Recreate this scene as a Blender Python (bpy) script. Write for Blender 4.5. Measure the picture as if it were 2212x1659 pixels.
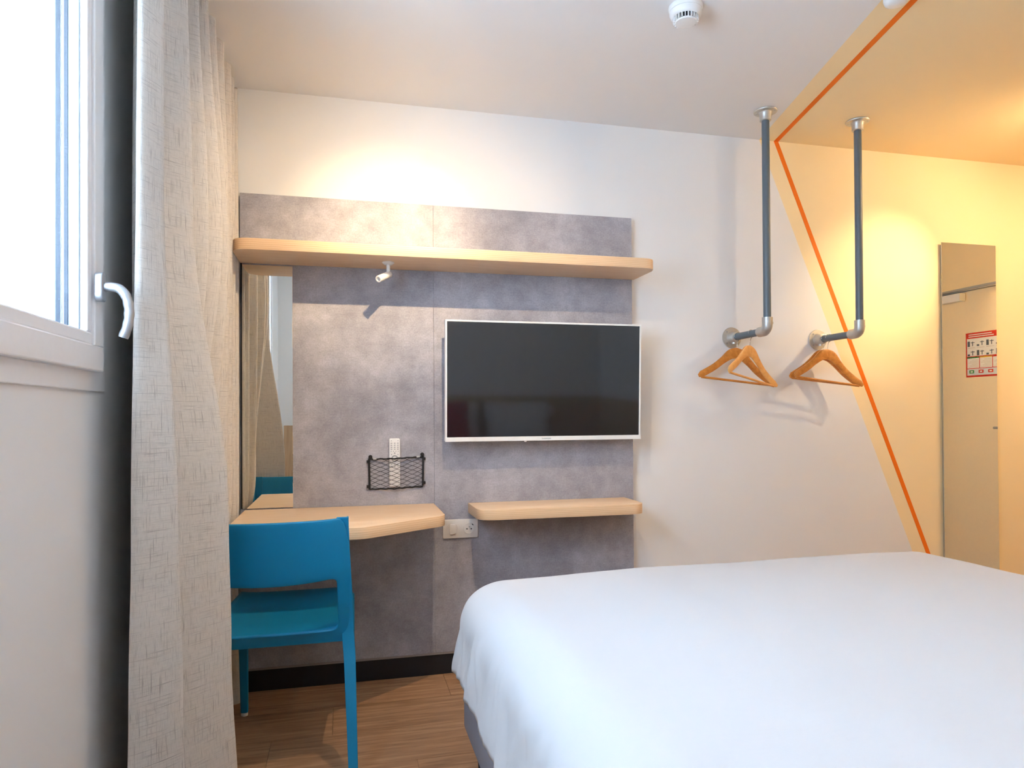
import bpy, bmesh, math, random
from mathutils import Vector, Matrix, noise

random.seed(7)
for o in list(bpy.data.objects):
    bpy.data.objects.remove(o, do_unlink=True)
SC = bpy.context.scene
COL = SC.collection

# ------------------------------------------------------------------ camera
CAM_H = 1.1333
D = 3.044            # back wall plane
PW = 3.004           # face of the grey wall panels
XL = -0.565          # window wall plane
XR = 4.50            # entrance wall plane
YB = -0.236          # wall behind the bed head
H = 2.5              # ceiling

def cam_axes(yaw, pit, rol):
    f = Vector((math.sin(yaw) * math.cos(pit), math.cos(yaw) * math.cos(pit), math.sin(pit)))
    r = Vector((math.cos(yaw), -math.sin(yaw), 0))
    d = f.cross(r)
    r2 = r * math.cos(rol) + d * math.sin(rol)
    d2 = -r * math.sin(rol) + d * math.cos(rol)
    return r2, d2, f

cam = bpy.data.cameras.new('camera')
cam.sensor_fit = 'HORIZONTAL'
cam.sensor_width = 36.0
cam.lens = 1487.7 / 2212 * 36.0
cam.shift_y = (882.24 - 829.5) / 2212
cam.clip_start = 0.02
cam.clip_end = 200
co = bpy.data.objects.new('camera', cam)
COL.objects.link(co)
r_, d_, f_ = cam_axes(*[math.radians(a) for a in (13.5812, 0.5112, 0.3341)])
co.matrix_world = Matrix(((r_.x, -d_.x, -f_.x, 0), (r_.y, -d_.y, -f_.y, 0), (r_.z, -d_.z, -f_.z, CAM_H), (0, 0, 0, 1)))
SC.camera = co

# ------------------------------------------------------------------ sky, exposure
SKY = 15.2
w = bpy.data.worlds.new('sky')
SC.world = w
w.use_nodes = True
bg = w.node_tree.nodes['Background']
bg.inputs['Color'].default_value = (0.63, 0.82, 1.06, 1)
bg.inputs['Strength'].default_value = SKY

port = bpy.data.lights.new('window_daylight_portal', 'AREA')
port.shape = 'RECTANGLE'
port.size = 1.16
port.size_y = 0.92
port.cycles.is_portal = True
po = bpy.data.objects.new('window_daylight_portal', port)
COL.objects.link(po)
po.location = (XL - 0.12, 1.10, 1.75)
po.rotation_euler = (0, math.radians(-90), 0)   # shines towards +x

SC.view_settings.view_transform = 'Standard'
SC.view_settings.look = 'None'
SC.view_settings.gamma = 1
SC.view_settings.use_curve_mapping = False
SC.view_settings.exposure = 0.14
SC.cycles.use_denoising = True
SC.cycles.max_bounces = 9
SC.cycles.diffuse_bounces = 6
SC.cycles.glossy_bounces = 4
SC.cycles.transparent_max_bounces = 6
SC.cycles.sample_clamp_indirect = 6
SC.cycles.caustics_reflective = True
SC.cycles.blur_glossy = 0.5
SC.cycles.use_adaptive_sampling = True
SC.cycles.adaptive_threshold = 0.2
SC.cycles.adaptive_min_samples = 12

SPOT_W = 40.0
FILL_E = 23.5        # added fill lamp over the bed
WARM = (1.0, 0.72, 0.41)

# ------------------------------------------------------------------ materials
def lin(r, g, b):
    def f(c):
        c /= 255.0
        return c / 12.92 if c <= 0.04045 else ((c + 0.055) / 1.055) ** 2.4
    return (f(r), f(g), f(b), 1.0)

class NT:
    def __init__(self, m):
        self.t = m.node_tree
    def n(self, typ, **kw):
        nd = self.t.nodes.new(typ)
        for k, v in kw.items():
            if k.startswith('_'):
                setattr(nd, k[1:], v)
            else:
                nd.inputs[k].default_value = v
        return nd
    def l(self, a, b):
        self.t.links.new(a, b)
    def math(self, op, a, b=None, c=None):
        nd = self.t.nodes.new('ShaderNodeMath')
        nd.operation = op
        for i, v in enumerate((a, b, c)):
            if v is None:
                continue
            if isinstance(v, (int, float)):
                nd.inputs[i].default_value = v
            else:
                self.l(v, nd.inputs[i])
        return nd.outputs[0]
    def mix(self, fac, a, b, mode='MIX'):
        nd = self.t.nodes.new('ShaderNodeMix')
        nd.data_type = 'RGBA'
        nd.blend_type = mode
        for s, v in ((nd.inputs[0], fac), (nd.inputs[6], a), (nd.inputs[7], b)):
            if isinstance(v, (int, float)):
                s.default_value = v
            elif isinstance(v, tuple):
                s.default_value = v
            else:
                self.l(v, s)
        return nd.outputs[2]
    def ramp(self, fac, stops):
        nd = self.t.nodes.new('ShaderNodeValToRGB')
        while len(nd.color_ramp.elements) < len(stops):
            nd.color_ramp.elements.new(0.5)
        for e, (p, c) in zip(nd.color_ramp.elements, stops):
            e.position = p
            e.color = c if isinstance(c, tuple) else (c, c, c, 1)
        self.l(fac, nd.inputs[0])
        return nd.outputs[0]

def new_mat(name, col=(0.8, 0.8, 0.8, 1), rough=0.5, metal=0.0, spec=0.5):
    m = bpy.data.materials.new(name)
    m.use_nodes = True
    b = m.node_tree.nodes['Principled BSDF']
    b.inputs['Base Color'].default_value = col
    b.inputs['Roughness'].default_value = rough
    b.inputs['Metallic'].default_value = metal
    b.inputs['Specular IOR Level'].default_value = spec
    return m, NT(m), b

def add_bump(N, b, height, strength=0.2, dist=0.002):
    bp = N.n('ShaderNodeBump', Strength=strength, Distance=dist)
    N.l(height, bp.inputs['Height'])
    N.l(bp.outputs[0], b.inputs['Normal'])

def simple(name, rgb, rough=0.5, metal=0.0, spec=0.5, grain=0.0, gscale=60):
    m, N, b = new_mat(name, lin(*rgb), rough, metal, spec)
    tc = N.n('ShaderNodeTexCoord')
    ns = N.n('ShaderNodeTexNoise', Scale=gscale, Detail=3.0)
    N.l(tc.outputs['Object'], ns.inputs['Vector'])
    c = lin(*rgb)
    k = 1 - 0.05 - grain
    N.l(N.mix(ns.outputs[0], tuple(x * k for x in c[:3]) + (1,), c), b.inputs['Base Color'])
    return m

MAT = {}
WHITE_PAINT = lin(236, 236, 235)
CREAM_PAINT = lin(249, 228, 184)

def painted(name, kind):
    """white wall paint, cream paint on the entrance side of a slanted edge (kind: back, ceiling or None)"""
    m, N, b = new_mat(name, WHITE_PAINT, 0.75, 0, 0.25)
    tc = N.n('ShaderNodeTexCoord')
    sp = N.n('ShaderNodeSeparateXYZ')
    N.l(tc.outputs['Object'], sp.inputs[0])
    ns = N.n('ShaderNodeTexNoise', Scale=180.0, Detail=2.0)
    N.l(tc.outputs['Object'], ns.inputs['Vector'])
    add_bump(N, b, ns.outputs[0], 0.05, 0.001)
    if kind == 'back':      # edge runs from (2.015, z 2.5) to (2.902, z 0.407)
        e = N.math('SUBTRACT', sp.outputs[0], N.math('MULTIPLY_ADD', sp.outputs[2], -(2.902 - 2.015) / 2.093, 2.015 + 2.5 * (2.902 - 2.015) / 2.093))
        N.l(N.mix(N.math('GREATER_THAN', e, 0.0), WHITE_PAINT, CREAM_PAINT), b.inputs['Base Color'])
    elif kind == 'ceiling':  # edge runs from (2.015, y 3.044) to (1.732, y 1.917)
        k = (2.015 - 1.732) / (3.044 - 1.917)
        e = N.math('SUBTRACT', sp.outputs[0], N.math('MULTIPLY_ADD', sp.outputs[1], k, 2.015 - 3.044 * k))
        N.l(N.mix(N.math('GREATER_THAN', e, 0.0), WHITE_PAINT, CREAM_PAINT), b.inputs['Base Color'])
    elif kind == 'cream':
        b.inputs['Base Color'].default_value = CREAM_PAINT
    return m

MAT['paint'] = painted('white_wall_paint', None)
MAT['paint_back'] = painted('two_tone_wall_paint', 'back')
MAT['paint_ceiling'] = painted('two_tone_ceiling_paint', 'ceiling')
MAT['paint_cream'] = painted('cream_wall_paint', 'cream')
MAT['orange'] = simple('orange_stripe_paint', (243, 120, 18), 0.6, 0, 0.3)
MAT['upvc'] = simple('white_window_plastic', (244, 243, 243), 0.32, 0, 0.5)
MAT['white_plastic'] = simple('white_plastic', (238, 238, 236), 0.35)
MAT['switch_plastic'] = simple('switch_plastic', (232, 228, 222), 0.35)
MAT['white_metal'] = simple('white_painted_metal', (238, 236, 232), 0.4)
MAT['silver'] = simple('brushed_silver', (176, 178, 182), 0.38, 0.75)
MAT['galv'] = simple('galvanised_fitting', (208, 206, 200), 0.42, 0.7, 0.5, 0.12, 90)
MAT['pipe'] = simple('blue_grey_painted_pipe', (98, 110, 118), 0.38, 0.0, 0.5)
MAT['chrome'] = simple('chrome_wire', (215, 215, 215), 0.2, 1.0)
MAT['dark'] = simple('dark_void', (18, 18, 20), 0.7)
MAT['black_cord'] = simple('black_cord', (22, 22, 26), 0.7)
MAT['plinth'] = simple('black_plinth', (24, 26, 34), 0.6)
MAT['teal'] = simple('teal_plastic', (2, 130, 178), 0.5, 0, 0.4, 0.04, 400)
MAT['duvet'] = None
MAT['bed_fabric'] = simple('grey_bed_fabric', (158, 158, 168), 0.9, 0, 0.2, 0.15, 500)
MAT['mattress'] = simple('white_mattress_ticking', (225, 226, 230), 0.9, 0, 0.2)
MAT['red'] = simple('dark_red_cushion', (150, 28, 44), 0.9, 0, 0.2)
MAT['grey_print'] = simple('grey_print', (168, 170, 174), 0.5)
MAT['dark_print'] = simple('dark_print', (80, 84, 92), 0.5)
MAT['outside_wall'] = simple('white_roughcast', (238, 240, 242), 0.95, 0, 0.1, 0.1, 3)
MAT['gasket'] = simple('grey_gasket', (52, 60, 70), 0.6)
MAT['spacer'] = simple('shaded_spacer', (150, 164, 178), 0.5, 0.0)  # darkened so the shade behind the glass sits in the colour
MAT['floor_base'] = simple('floor_underlay', (60, 45, 34), 0.9)
for k_, c_ in (('p_red', (214, 52, 30)), ('p_white', (240, 238, 232)), ('p_grey', (96, 104, 110)), ('p_green', (58, 150, 70)), ('p_yellow', (246, 200, 60)), ('p_pale', (214, 222, 228)), ('p_line', (206, 190, 176))):
    MAT[k_] = simple('poster_' + k_[2:], c_, 0.6, 0, 0.3)

def mat_glass():
    m = bpy.data.materials.new('window_glass')
    m.use_nodes = True
    N = NT(m)
    N.t.nodes.clear()
    out = N.n('ShaderNodeOutputMaterial')
    tr = N.n('ShaderNodeBsdfTransparent', Color=(0.97, 0.99, 1.0, 1))
    gl = N.n('ShaderNodeBsdfGlossy', Roughness=0.0)
    ge = N.n('ShaderNodeNewGeometry')
    dt = N.n('ShaderNodeVectorMath', _operation='DOT_PRODUCT')
    N.l(ge.outputs['Normal'], dt.inputs[0])
    N.l(ge.outputs['Incoming'], dt.inputs[1])
    k = N.math('POWER', N.math('SUBTRACT', 1.0, N.math('ABSOLUTE', dt.outputs['Value'])), 5.0)
    fr = N.math('MULTIPLY_ADD', k, 0.97, 0.03)
    mx = N.n('ShaderNodeMixShader')
    N.l(fr, mx.inputs[0])
    N.l(tr.outputs[0], mx.inputs[1])
    N.l(gl.outputs[0], mx.inputs[2])
    N.l(mx.outputs[0], out.inputs[0])
    return m
MAT['glass'] = mat_glass()

m, N, b = new_mat('mirror_silver', (0.86, 0.89, 0.87, 1), 0.0, 1.0)
MAT['mirror'] = m
m, N, b = new_mat('glossy_tv_screen', (0.012, 0.013, 0.016, 1), 0.07, 0.0, 0.5)
b.inputs['IOR'].default_value = 1.6
MAT['screen'] = m

def mat_concrete():
    m, N, b = new_mat('concrete_laminate', rough=0.48, spec=0.35)
    tc = N.n('ShaderNodeTexCoord')
    n1 = N.n('ShaderNodeTexNoise', Scale=2.6, Detail=6.0, Roughness=0.62, Distortion=0.4)
    n2 = N.n('ShaderNodeTexNoise', Scale=14.0, Detail=6.0, Roughness=0.7)
    n3 = N.n('ShaderNodeTexNoise', Scale=160.0, Detail=3.0, Roughness=0.7)
    mp = N.n('ShaderNodeMapping', Scale=(1.0, 1.0, 7.0))
    n4 = N.n('ShaderNodeTexNoise', Scale=30.0, Detail=3.0)
    for q in (n1, n2, n3):
        N.l(tc.outputs['Object'], q.inputs['Vector'])
    N.l(tc.outputs['Object'], mp.inputs[0])
    N.l(mp.outputs[0], n4.inputs['Vector'])
    c1 = N.ramp(n1.outputs[0], ((0.30, lin(143, 142, 150)), (0.5, lin(163, 162, 170)), (0.70, lin(182, 181, 188))))
    c2 = N.mix(0.55, c1, N.ramp(n2.outputs[0], ((0.3, 0.34), (0.7, 0.66))), 'OVERLAY')
    c3 = N.mix(0.3, c2, N.ramp(n3.outputs[0], ((0.35, 0.3), (0.65, 0.7))), 'OVERLAY')
    c4 = N.mix(0.16, c3, N.ramp(n4.outputs[0], ((0.3, 0.35), (0.7, 0.65))), 'OVERLAY')
    N.l(c4, b.inputs['Base Color'])
    add_bump(N, b, n2.outputs[0], 0.06, 0.001)
    return m
MAT['concrete'] = mat_concrete()

def mat_oak(name, light, dark, edge):
    """pale oak laminate with plywood layers on the upright edges"""
    m, N, b = new_mat(name, rough=0.45, spec=0.35)
    tc = N.n('ShaderNodeTexCoord')
    mp = N.n('ShaderNodeMapping', Scale=(1.6, 26.0, 26.0))
    N.l(tc.outputs['Object'], mp.inputs[0])
    n1 = N.n('ShaderNodeTexNoise', Scale=4.0, Detail=6.0, Roughness=0.6, Distortion=0.3)
    N.l(mp.outputs[0], n1.inputs['Vector'])
    grain = N.ramp(n1.outputs[0], ((0.3, lin(*dark)), (0.62, lin(*light))))
    sp = N.n('ShaderNodeSeparateXYZ')
    N.l(tc.outputs['Object'], sp.inputs[0])
    lay = N.math('FRACT', N.math('MULTIPLY', sp.outputs[2], 1 / 0.0076))
    mp2 = N.n('ShaderNodeMapping', Scale=(3.0, 3.0, 160.0))
    N.l(tc.outputs['Object'], mp2.inputs[0])
    n2 = N.n('ShaderNodeTexNoise', Scale=3.0, Detail=4.0)
    N.l(mp2.outputs[0], n2.inputs['Vector'])
    ed = N.mix(N.math('MULTIPLY', lay, 0.6), lin(light[0] * 0.975, light[1] * 0.94, light[2] * 0.89), lin(*edge))
    ed = N.mix(N.ramp(n2.outputs[0], ((0.62, 0.0), (0.75, 0.5))), ed, lin(*[c * 0.72 for c in edge]))
    ge = N.n('ShaderNodeNewGeometry')
    s2 = N.n('ShaderNodeSeparateXYZ')
    N.l(ge.outputs['True Normal'], s2.inputs[0])
    up = N.math('GREATER_THAN', N.math('ABSOLUTE', s2.outputs[2]), 0.6)
    N.l(N.mix(up, ed, grain), b.inputs['Base Color'])
    add_bump(N, b, n1.outputs[0], 0.05, 0.001)
    return m
MAT['oak'] = mat_oak('pale_oak_board', (244, 216, 184), (230, 196, 158), (206, 166, 122))

def mat_wood(name, light, dark, along=(1.3, 34.0, 34.0), rough=0.45):
    m, N, b = new_mat(name, rough=rough, spec=0.4)
    tc = N.n('ShaderNodeTexCoord')
    mp = N.n('ShaderNodeMapping', Scale=along)
    N.l(tc.outputs['Object'], mp.inputs[0])
    n1 = N.n('ShaderNodeTexNoise', Scale=3.0, Detail=7.0, Roughness=0.65, Distortion=0.5)
    N.l(mp.outputs[0], n1.inputs['Vector'])
    N.l(N.ramp(n1.outputs[0], ((0.3, lin(*dark)), (0.66, lin(*light)))), b.inputs['Base Color'])
    return m
MAT['hanger_honey'] = mat_wood('honey_hanger_wood', (216, 144, 66), (186, 112, 44), (14, 14, 14), 0.35)
MAT['hanger_pale'] = mat_wood('pale_hanger_wood', (240, 182, 108), (224, 156, 82), (14, 14, 14), 0.35)
MAT['headboard'] = mat_wood('headboard_oak', (206, 176, 140), (182, 148, 112), (30, 30, 1.5))

def mat_floor():
    m, N, b = new_mat('oak_vinyl_planks', rough=0.5, spec=0.35)
    tc = N.n('ShaderNodeTexCoord')
    oi = N.n('ShaderNodeObjectInfo')
    off = N.n('ShaderNodeCombineXYZ')
    N.l(N.math('MULTIPLY', oi.outputs['Random'], 37.0), off.inputs[0])
    N.l(N.math('MULTIPLY', oi.outputs['Random'], 91.0), off.inputs[1])
    ad = N.n('ShaderNodeVectorMath', _operation='ADD')
    N.l(tc.outputs['Object'], ad.inputs[0])
    N.l(off.outputs[0], ad.inputs[1])
    mp = N.n('ShaderNodeMapping', Scale=(0.9, 16.0, 1.0))
    N.l(ad.outputs[0], mp.inputs[0])
    n1 = N.n('ShaderNodeTexNoise', Scale=3.2, Detail=8.0, Roughness=0.65, Distortion=0.9)
    N.l(mp.outputs[0], n1.inputs['Vector'])
    mpb = N.n('ShaderNodeMapping', Scale=(2.0, 60.0, 1.0))
    N.l(ad.outputs[0], mpb.inputs[0])
    n2 = N.n('ShaderNodeTexNoise', Scale=5.0, Detail=5.0, Roughness=0.6)
    N.l(mpb.outputs[0], n2.inputs['Vector'])
    mpc = N.n('ShaderNodeMapping', Scale=(2.2, 7.0, 1.0))
    N.l(ad.outputs[0], mpc.inputs[0])
    n3 = N.n('ShaderNodeTexNoise', Scale=2.5, Detail=3.0)
    N.l(mpc.outputs[0], n3.inputs['Vector'])
    c = N.ramp(n1.outputs[0], ((0.28, lin(132, 100, 74)), (0.5, lin(172, 134, 102)), (0.72, lin(200, 164, 128))))
    c = N.mix(0.35, c, N.ramp(n2.outputs[0], ((0.3, 0.3), (0.7, 0.68))), 'OVERLAY')
    c = N.mix(N.ramp(n3.outputs[0], ((0.66, 0.0), (0.78, 0.45))), c, lin(62, 46, 36))
    c = N.mix(0.35, c, N.ramp(oi.outputs['Random'], ((0.0, 0.30), (1.0, 0.70))), 'OVERLAY')
    N.l(c, b.inputs['Base Color'])
    add_bump(N, b, n2.outputs[0], 0.08, 0.001)
    return m
MAT['floor'] = mat_floor()

def mat_linen():
    m, N, b = new_mat('grey_beige_linen', rough=0.95, spec=0.1)
    uv = N.n('ShaderNodeUVMap')
    tot = None
    hts = []
    for sx, sy, sc_ in ((380.0, 13.0, 1.0), (13.0, 420.0, 1.0), (760.0, 45.0, 1.0), (45.0, 860.0, 1.0)):
        mp = N.n('ShaderNodeMapping', Scale=(sx, sy, 1.0))
        N.l(uv.outputs[0], mp.inputs[0])
        ns = N.n('ShaderNodeTexNoise', Scale=sc_, Detail=2.0, Roughness=0.6)
        N.l(mp.outputs[0], ns.inputs['Vector'])
        hts.append(ns.outputs[0])
    thr = lambda s, a, c: N.ramp(s, ((a, 0.0), (c, 1.0)))
    d = N.math('MAXIMUM', thr(hts[0], 0.57, 0.76), thr(hts[1], 0.57, 0.76))
    f = N.math('MAXIMUM', thr(hts[2], 0.5, 0.72), thr(hts[3], 0.5, 0.72))
    c = N.mix(N.math('MULTIPLY', f, 0.35), lin(213, 207, 199), lin(154, 149, 145))
    c = N.mix(N.math('MULTIPLY', d, 0.62), c, lin(108, 102, 100))
    N.l(c, b.inputs['Base Color'])
    add_bump(N, b, f, 0.25, 0.001)
    b.inputs['Sheen Weight'].default_value = 0.1
    return m
MAT['linen'] = mat_linen()

def mat_duvet():
    m, N, b = new_mat('white_cotton', lin(214, 213, 214), 0.85, 0, 0.2)
    tc = N.n('ShaderNodeTexCoord')
    mp = N.n('ShaderNodeMapping', Scale=(1.0, 2.6, 1.0))
    N.l(tc.outputs['Object'], mp.inputs[0])
    n1 = N.n('ShaderNodeTexNoise', Scale=5.0, Detail=4.0, Roughness=0.5, Distortion=1.2)
    N.l(mp.outputs[0], n1.inputs['Vector'])
    add_bump(N, b, n1.outputs[0], 0.12, 0.01)
    return m
MAT['duvet'] = mat_duvet()

def mat_emit(name, col, strength):
    m = bpy.data.materials.new(name)
    m.use_nodes = True
    b = m.node_tree.nodes['Principled BSDF']
    b.inputs['Base Color'].default_value = col
    b.inputs['Emission Color'].default_value = col
    b.inputs['Emission Strength'].default_value = strength
    return m
MAT['lens_on'] = mat_emit('lit_lamp_lens', (1.0, 0.75, 0.45, 1), 12.0)
MAT['lens_off'] = simple('lamp_lens', (196, 196, 198), 0.15, 0.3)

# ------------------------------------------------------------------ mesh helpers
def org(p):
    v = Vector((0, 0, 0))
    while p is not None:
        v += p.location
        p = p.parent
    return v

def tag(o, label=None, cat=None, group=None, kind=None):
    for k, v in (('label', label), ('category', cat), ('group', group), ('kind', kind)):
        if v:
            o[k] = v
    return o

def root(name, loc, label=None, cat=None, group=None, kind=None):
    o = bpy.data.objects.new(name, None)
    o.empty_display_size = 0.05
    COL.objects.link(o)
    o.location = loc
    return tag(o, label, cat, group, kind)

def obj(name, bm, mat, parent=None, smooth=None, local=False):
    """links the bmesh (built in world coordinates unless local) as one object"""
    if parent is not None and not local:
        bmesh.ops.translate(bm, vec=-org(parent), verts=bm.verts)
    bmesh.ops.recalc_face_normals(bm, faces=bm.faces)
    me = bpy.data.meshes.new(name)
    bm.to_mesh(me)
    bm.free()
    me.materials.append(MAT[mat] if isinstance(mat, str) else mat)
    if smooth is not None:
        for p in me.polygons:
            p.use_smooth = True
        if smooth < 179:
            me.set_sharp_from_angle(angle=math.radians(smooth))
    o = bpy.data.objects.new(name, me)
    COL.objects.link(o)
    o.parent = parent
    return o

def bevel(bm, geom_edges, w, seg=2):
    if w > 0:
        bmesh.ops.bevel(bm, geom=geom_edges, offset=w, segments=seg, affect='EDGES', profile=0.5, clamp_overlap=True)

def box(x0, x1, y0, y1, z0, z1, bv=0.0, seg=2, bm=None):
    b2 = bmesh.new()
    vs = [b2.verts.new((x, y, z)) for x in (x0, x1) for y in (y0, y1) for z in (z0, z1)]
    for f in ((0, 1, 3, 2), (4, 6, 7, 5), (0, 4, 5, 1), (2, 3, 7, 6), (0, 2, 6, 4), (1, 5, 7, 3)):
        b2.faces.new([vs[i] for i in f])
    bmesh.ops.recalc_face_normals(b2, faces=b2.faces)
    bevel(b2, list(b2.edges), bv, seg)
    return merge(bm, b2)

def merge(bm, b2):
    if bm is None:
        return b2
    mp = {}
    for v in b2.verts:
        mp[v] = bm.verts.new(v.co)
    for f in b2.faces:
        try:
            bm.faces.new([mp[v] for v in f.verts])
        except ValueError:
            pass
    b2.free()
    return bm

def round_poly(pts, rad, n=8):
    out = []
    k = len(pts)
    for i in range(k):
        p = Vector(pts[i])
        r = rad[i] if isinstance(rad, (list, tuple)) else rad
        a = Vector(pts[i - 1]) - p
        c = Vector(pts[(i + 1) % k]) - p
        if r <= 0:
            out.append(p)
            continue
        ang = a.angle(c)
        t = min(r / math.tan(ang / 2), a.length * 0.49, c.length * 0.49)
        p1 = p + a.normalized() * t
        p2 = p + c.normalized() * t
        for j in range(n + 1):
            s = j / n
            q = p1 * (1 - s) ** 2 + p * 2 * s * (1 - s) + p2 * s ** 2
            out.append(q)
    return out

def prism(pts, f0, f1, axis='z', bv=0.0, seg=2, bm=None):
    """extrudes a 2D outline; axis z: (x,y), axis y: (x,z), axis x: (y,z)"""
    def to3(p, h):
        if axis == 'z':
            return (p[0], p[1], h)
        if axis == 'y':
            return (p[0], h, p[1])
        return (h, p[0], p[1])
    b2 = bmesh.new()
    a = [b2.verts.new(to3(p, f0)) for p in pts]
    c = [b2.verts.new(to3(p, f1)) for p in pts]
    n = len(pts)
    fa = b2.faces.new(a)
    fc = b2.faces.new(c)
    for i in range(n):
        b2.faces.new((a[i], a[(i + 1) % n], c[(i + 1) % n], c[i]))
    bmesh.ops.recalc_face_normals(b2, faces=b2.faces)
    if bv > 0:
        bevel(b2, list(fa.edges) + list(fc.edges), bv, seg)
    return merge(bm, b2)

def frame_of(t, up=Vector((0, 0, 1))):
    t = t.normalized()
    if abs(t.dot(up)) > 0.98:
        up = Vector((0, 1, 0))
    u = t.cross(up).normalized()
    v = u.cross(t).normalized()
    return u, v

def sweep(path, section, bm=None, scale=None, caps=True, up=Vector((0, 0, 1))):
    """sweeps a closed 2D section along a path (parallel transported)"""
    b2 = bmesh.new()
    path = [Vector(p) for p in path]
    rings = []
    u = v = None
    for i, p in enumerate(path):
        t = (path[min(i + 1, len(path) - 1)] - path[max(i - 1, 0)])
        if u is None:
            u, v = frame_of(t, up)
        else:
            tn = t.normalized()
            u = (u - tn * u.dot(tn)).normalized()
            v = u.cross(tn).normalized()
        s = scale[i] if scale else 1.0
        rings.append([b2.verts.new(p + u * (a * s) + v * (c * s)) for a, c in section])
    n = len(section)
    for r0, r1 in zip(rings[:-1], rings[1:]):
        for i in range(n):
            b2.faces.new((r0[i], r0[(i + 1) % n], r1[(i + 1) % n], r1[i]))
    if caps:
        b2.faces.new(rings[0][::-1])
        b2.faces.new(rings[-1])
    return merge(bm, b2)

def circ(r, n=16, rx=None):
    return [((rx or r) * math.cos(2 * math.pi * i / n), r * math.sin(2 * math.pi * i / n)) for i in range(n)]

def tube(path, r, n=14, bm=None, scale=None):
    return sweep(path, circ(r, n), bm, scale)

def lathe(profile, origin, axis=(0, 0, 1), n=32, bm=None):
    """profile: (radius, height along the axis)"""
    b2 = bmesh.new()
    ax = Vector(axis).normalized()
    u, v = frame_of(ax)
    o = Vector(origin)
    rings = []
    for r, h in profile:
        if r < 1e-6:
            rings.append([b2.verts.new(o + ax * h)])
        else:
            rings.append([b2.verts.new(o + ax * h + u * (r * math.cos(2 * math.pi * i / n)) + v * (r * math.sin(2 * math.pi * i / n))) for i in range(n)])
    for r0, r1 in zip(rings[:-1], rings[1:]):
        for i in range(n):
            j = (i + 1) % n
            if len(r0) == 1 and len(r1) == 1:
                continue
            if len(r0) == 1:
                b2.faces.new((r0[0], r1[j], r1[i]))
            elif len(r1) == 1:
                b2.faces.new((r0[i], r0[j], r1[0]))
            else:
                b2.faces.new((r0[i], r0[j], r1[j], r1[i]))
    return merge(bm, b2)

def bez(a, b, c, n=10):
    a, b, c = Vector(a), Vector(b), Vector(c)
    return [a * (1 - t) ** 2 + b * 2 * t * (1 - t) + c * t * t for t in [i / n for i in range(n + 1)]]

def spline(pts, n=8):
    P = [Vector(p) for p in pts]
    P = [P[0] * 2 - P[1]] + P + [P[-1] * 2 - P[-2]]
    out = []
    for i in range(1, len(P) - 2):
        for j in range(n):
            t = j / n
            out.append(0.5 * ((2 * P[i]) + (P[i + 1] - P[i - 1]) * t + (2 * P[i - 1] - 5 * P[i] + 4 * P[i + 1] - P[i + 2]) * t * t + (3 * P[i] - P[i - 1] - 3 * P[i + 1] + P[i + 2]) * t ** 3))
    out.append(P[-2])
    return out

def grid_bm(fn, nu, nv, uvfn=None, close_u=False):
    bm = bmesh.new()
    V = [[bm.verts.new(fn(i / nu, j / nv)) for j in range(nv + 1)] for i in range(nu + 1)]
    uvl = bm.loops.layers.uv.new('UVMap') if uvfn else None
    for i in range(nu):
        for j in range(nv):
            f = bm.faces.new((V[i][j], V[i + 1][j], V[i + 1][j + 1], V[i][j + 1]))
            if uvl:
                for l, (a, c) in zip(f.loops, ((i, j), (i + 1, j), (i + 1, j + 1), (i, j + 1))):
                    l[uvl].uv = uvfn(a / nu, c / nv)
    return bm

def solidify(o, t, offset=0):
    md = o.modifiers.new('thickness', 'SOLIDIFY')
    md.thickness = t
    md.offset = offset
    return o

def smoothstep(a, b, x):
    t = max(0.0, min(1.0, (x - a) / (b - a)))
    return t * t * (3 - 2 * t)

# ------------------------------------------------------------------ the room
T = 0.12
def struct(name, bm, mat, **k):
    return tag(obj(name, bm, mat, **k), kind='structure')

struct('wall_back', box(XL - T, XR + T, D, D + T, -0.02, H + 0.02), 'paint_back')
struct('wall_rear', box(XL - T, 2.38, YB - T, YB, -0.02, H + 0.02), 'paint')
wr = struct('wall_right', None or box(XR, XR + T, 1.25, 1.47, -0.02, H + 0.02, bm=box(XR, XR + T, 2.33, D, -0.02, H + 0.02, bm=box(XR, XR + T, 1.47, 2.33, 2.06, H + 0.02, bm=box(XR + 0.07, XR + T, 1.47, 2.33, -0.02, 2.06)))), 'paint_cream')  # slab behind the door opening is added, unseen, to stop light leaking in
struct('wall_partition', box(2.30, 2.38, YB, 1.22, 0, H, bm=box(2.30, XR, 1.22, 1.30, 0, H)), 'paint')
# window wall with its opening
OY0, OY1, OZ0, OZ1 = 0.50, 1.78, 1.215, 2.27
wl = box(XL - 0.07, XL, YB, OY0, -0.02, H + 0.02)
box(XL - 0.07, XL, OY1, D, -0.02, H + 0.02, bm=wl)
box(XL - 0.07, XL, OY0, OY1, -0.02, OZ0, bm=wl)
box(XL - 0.07, XL, OY0, OY1, OZ1, H + 0.02, bm=wl)
struct('wall_left', wl, 'paint')
ceil = struct('ceiling', box(XL - T, XR + T, YB - T, D + T, H, H + 0.1), 'paint_ceiling')
WB = [o for o in COL.objects if o.name == 'wall_back'][0]

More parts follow.
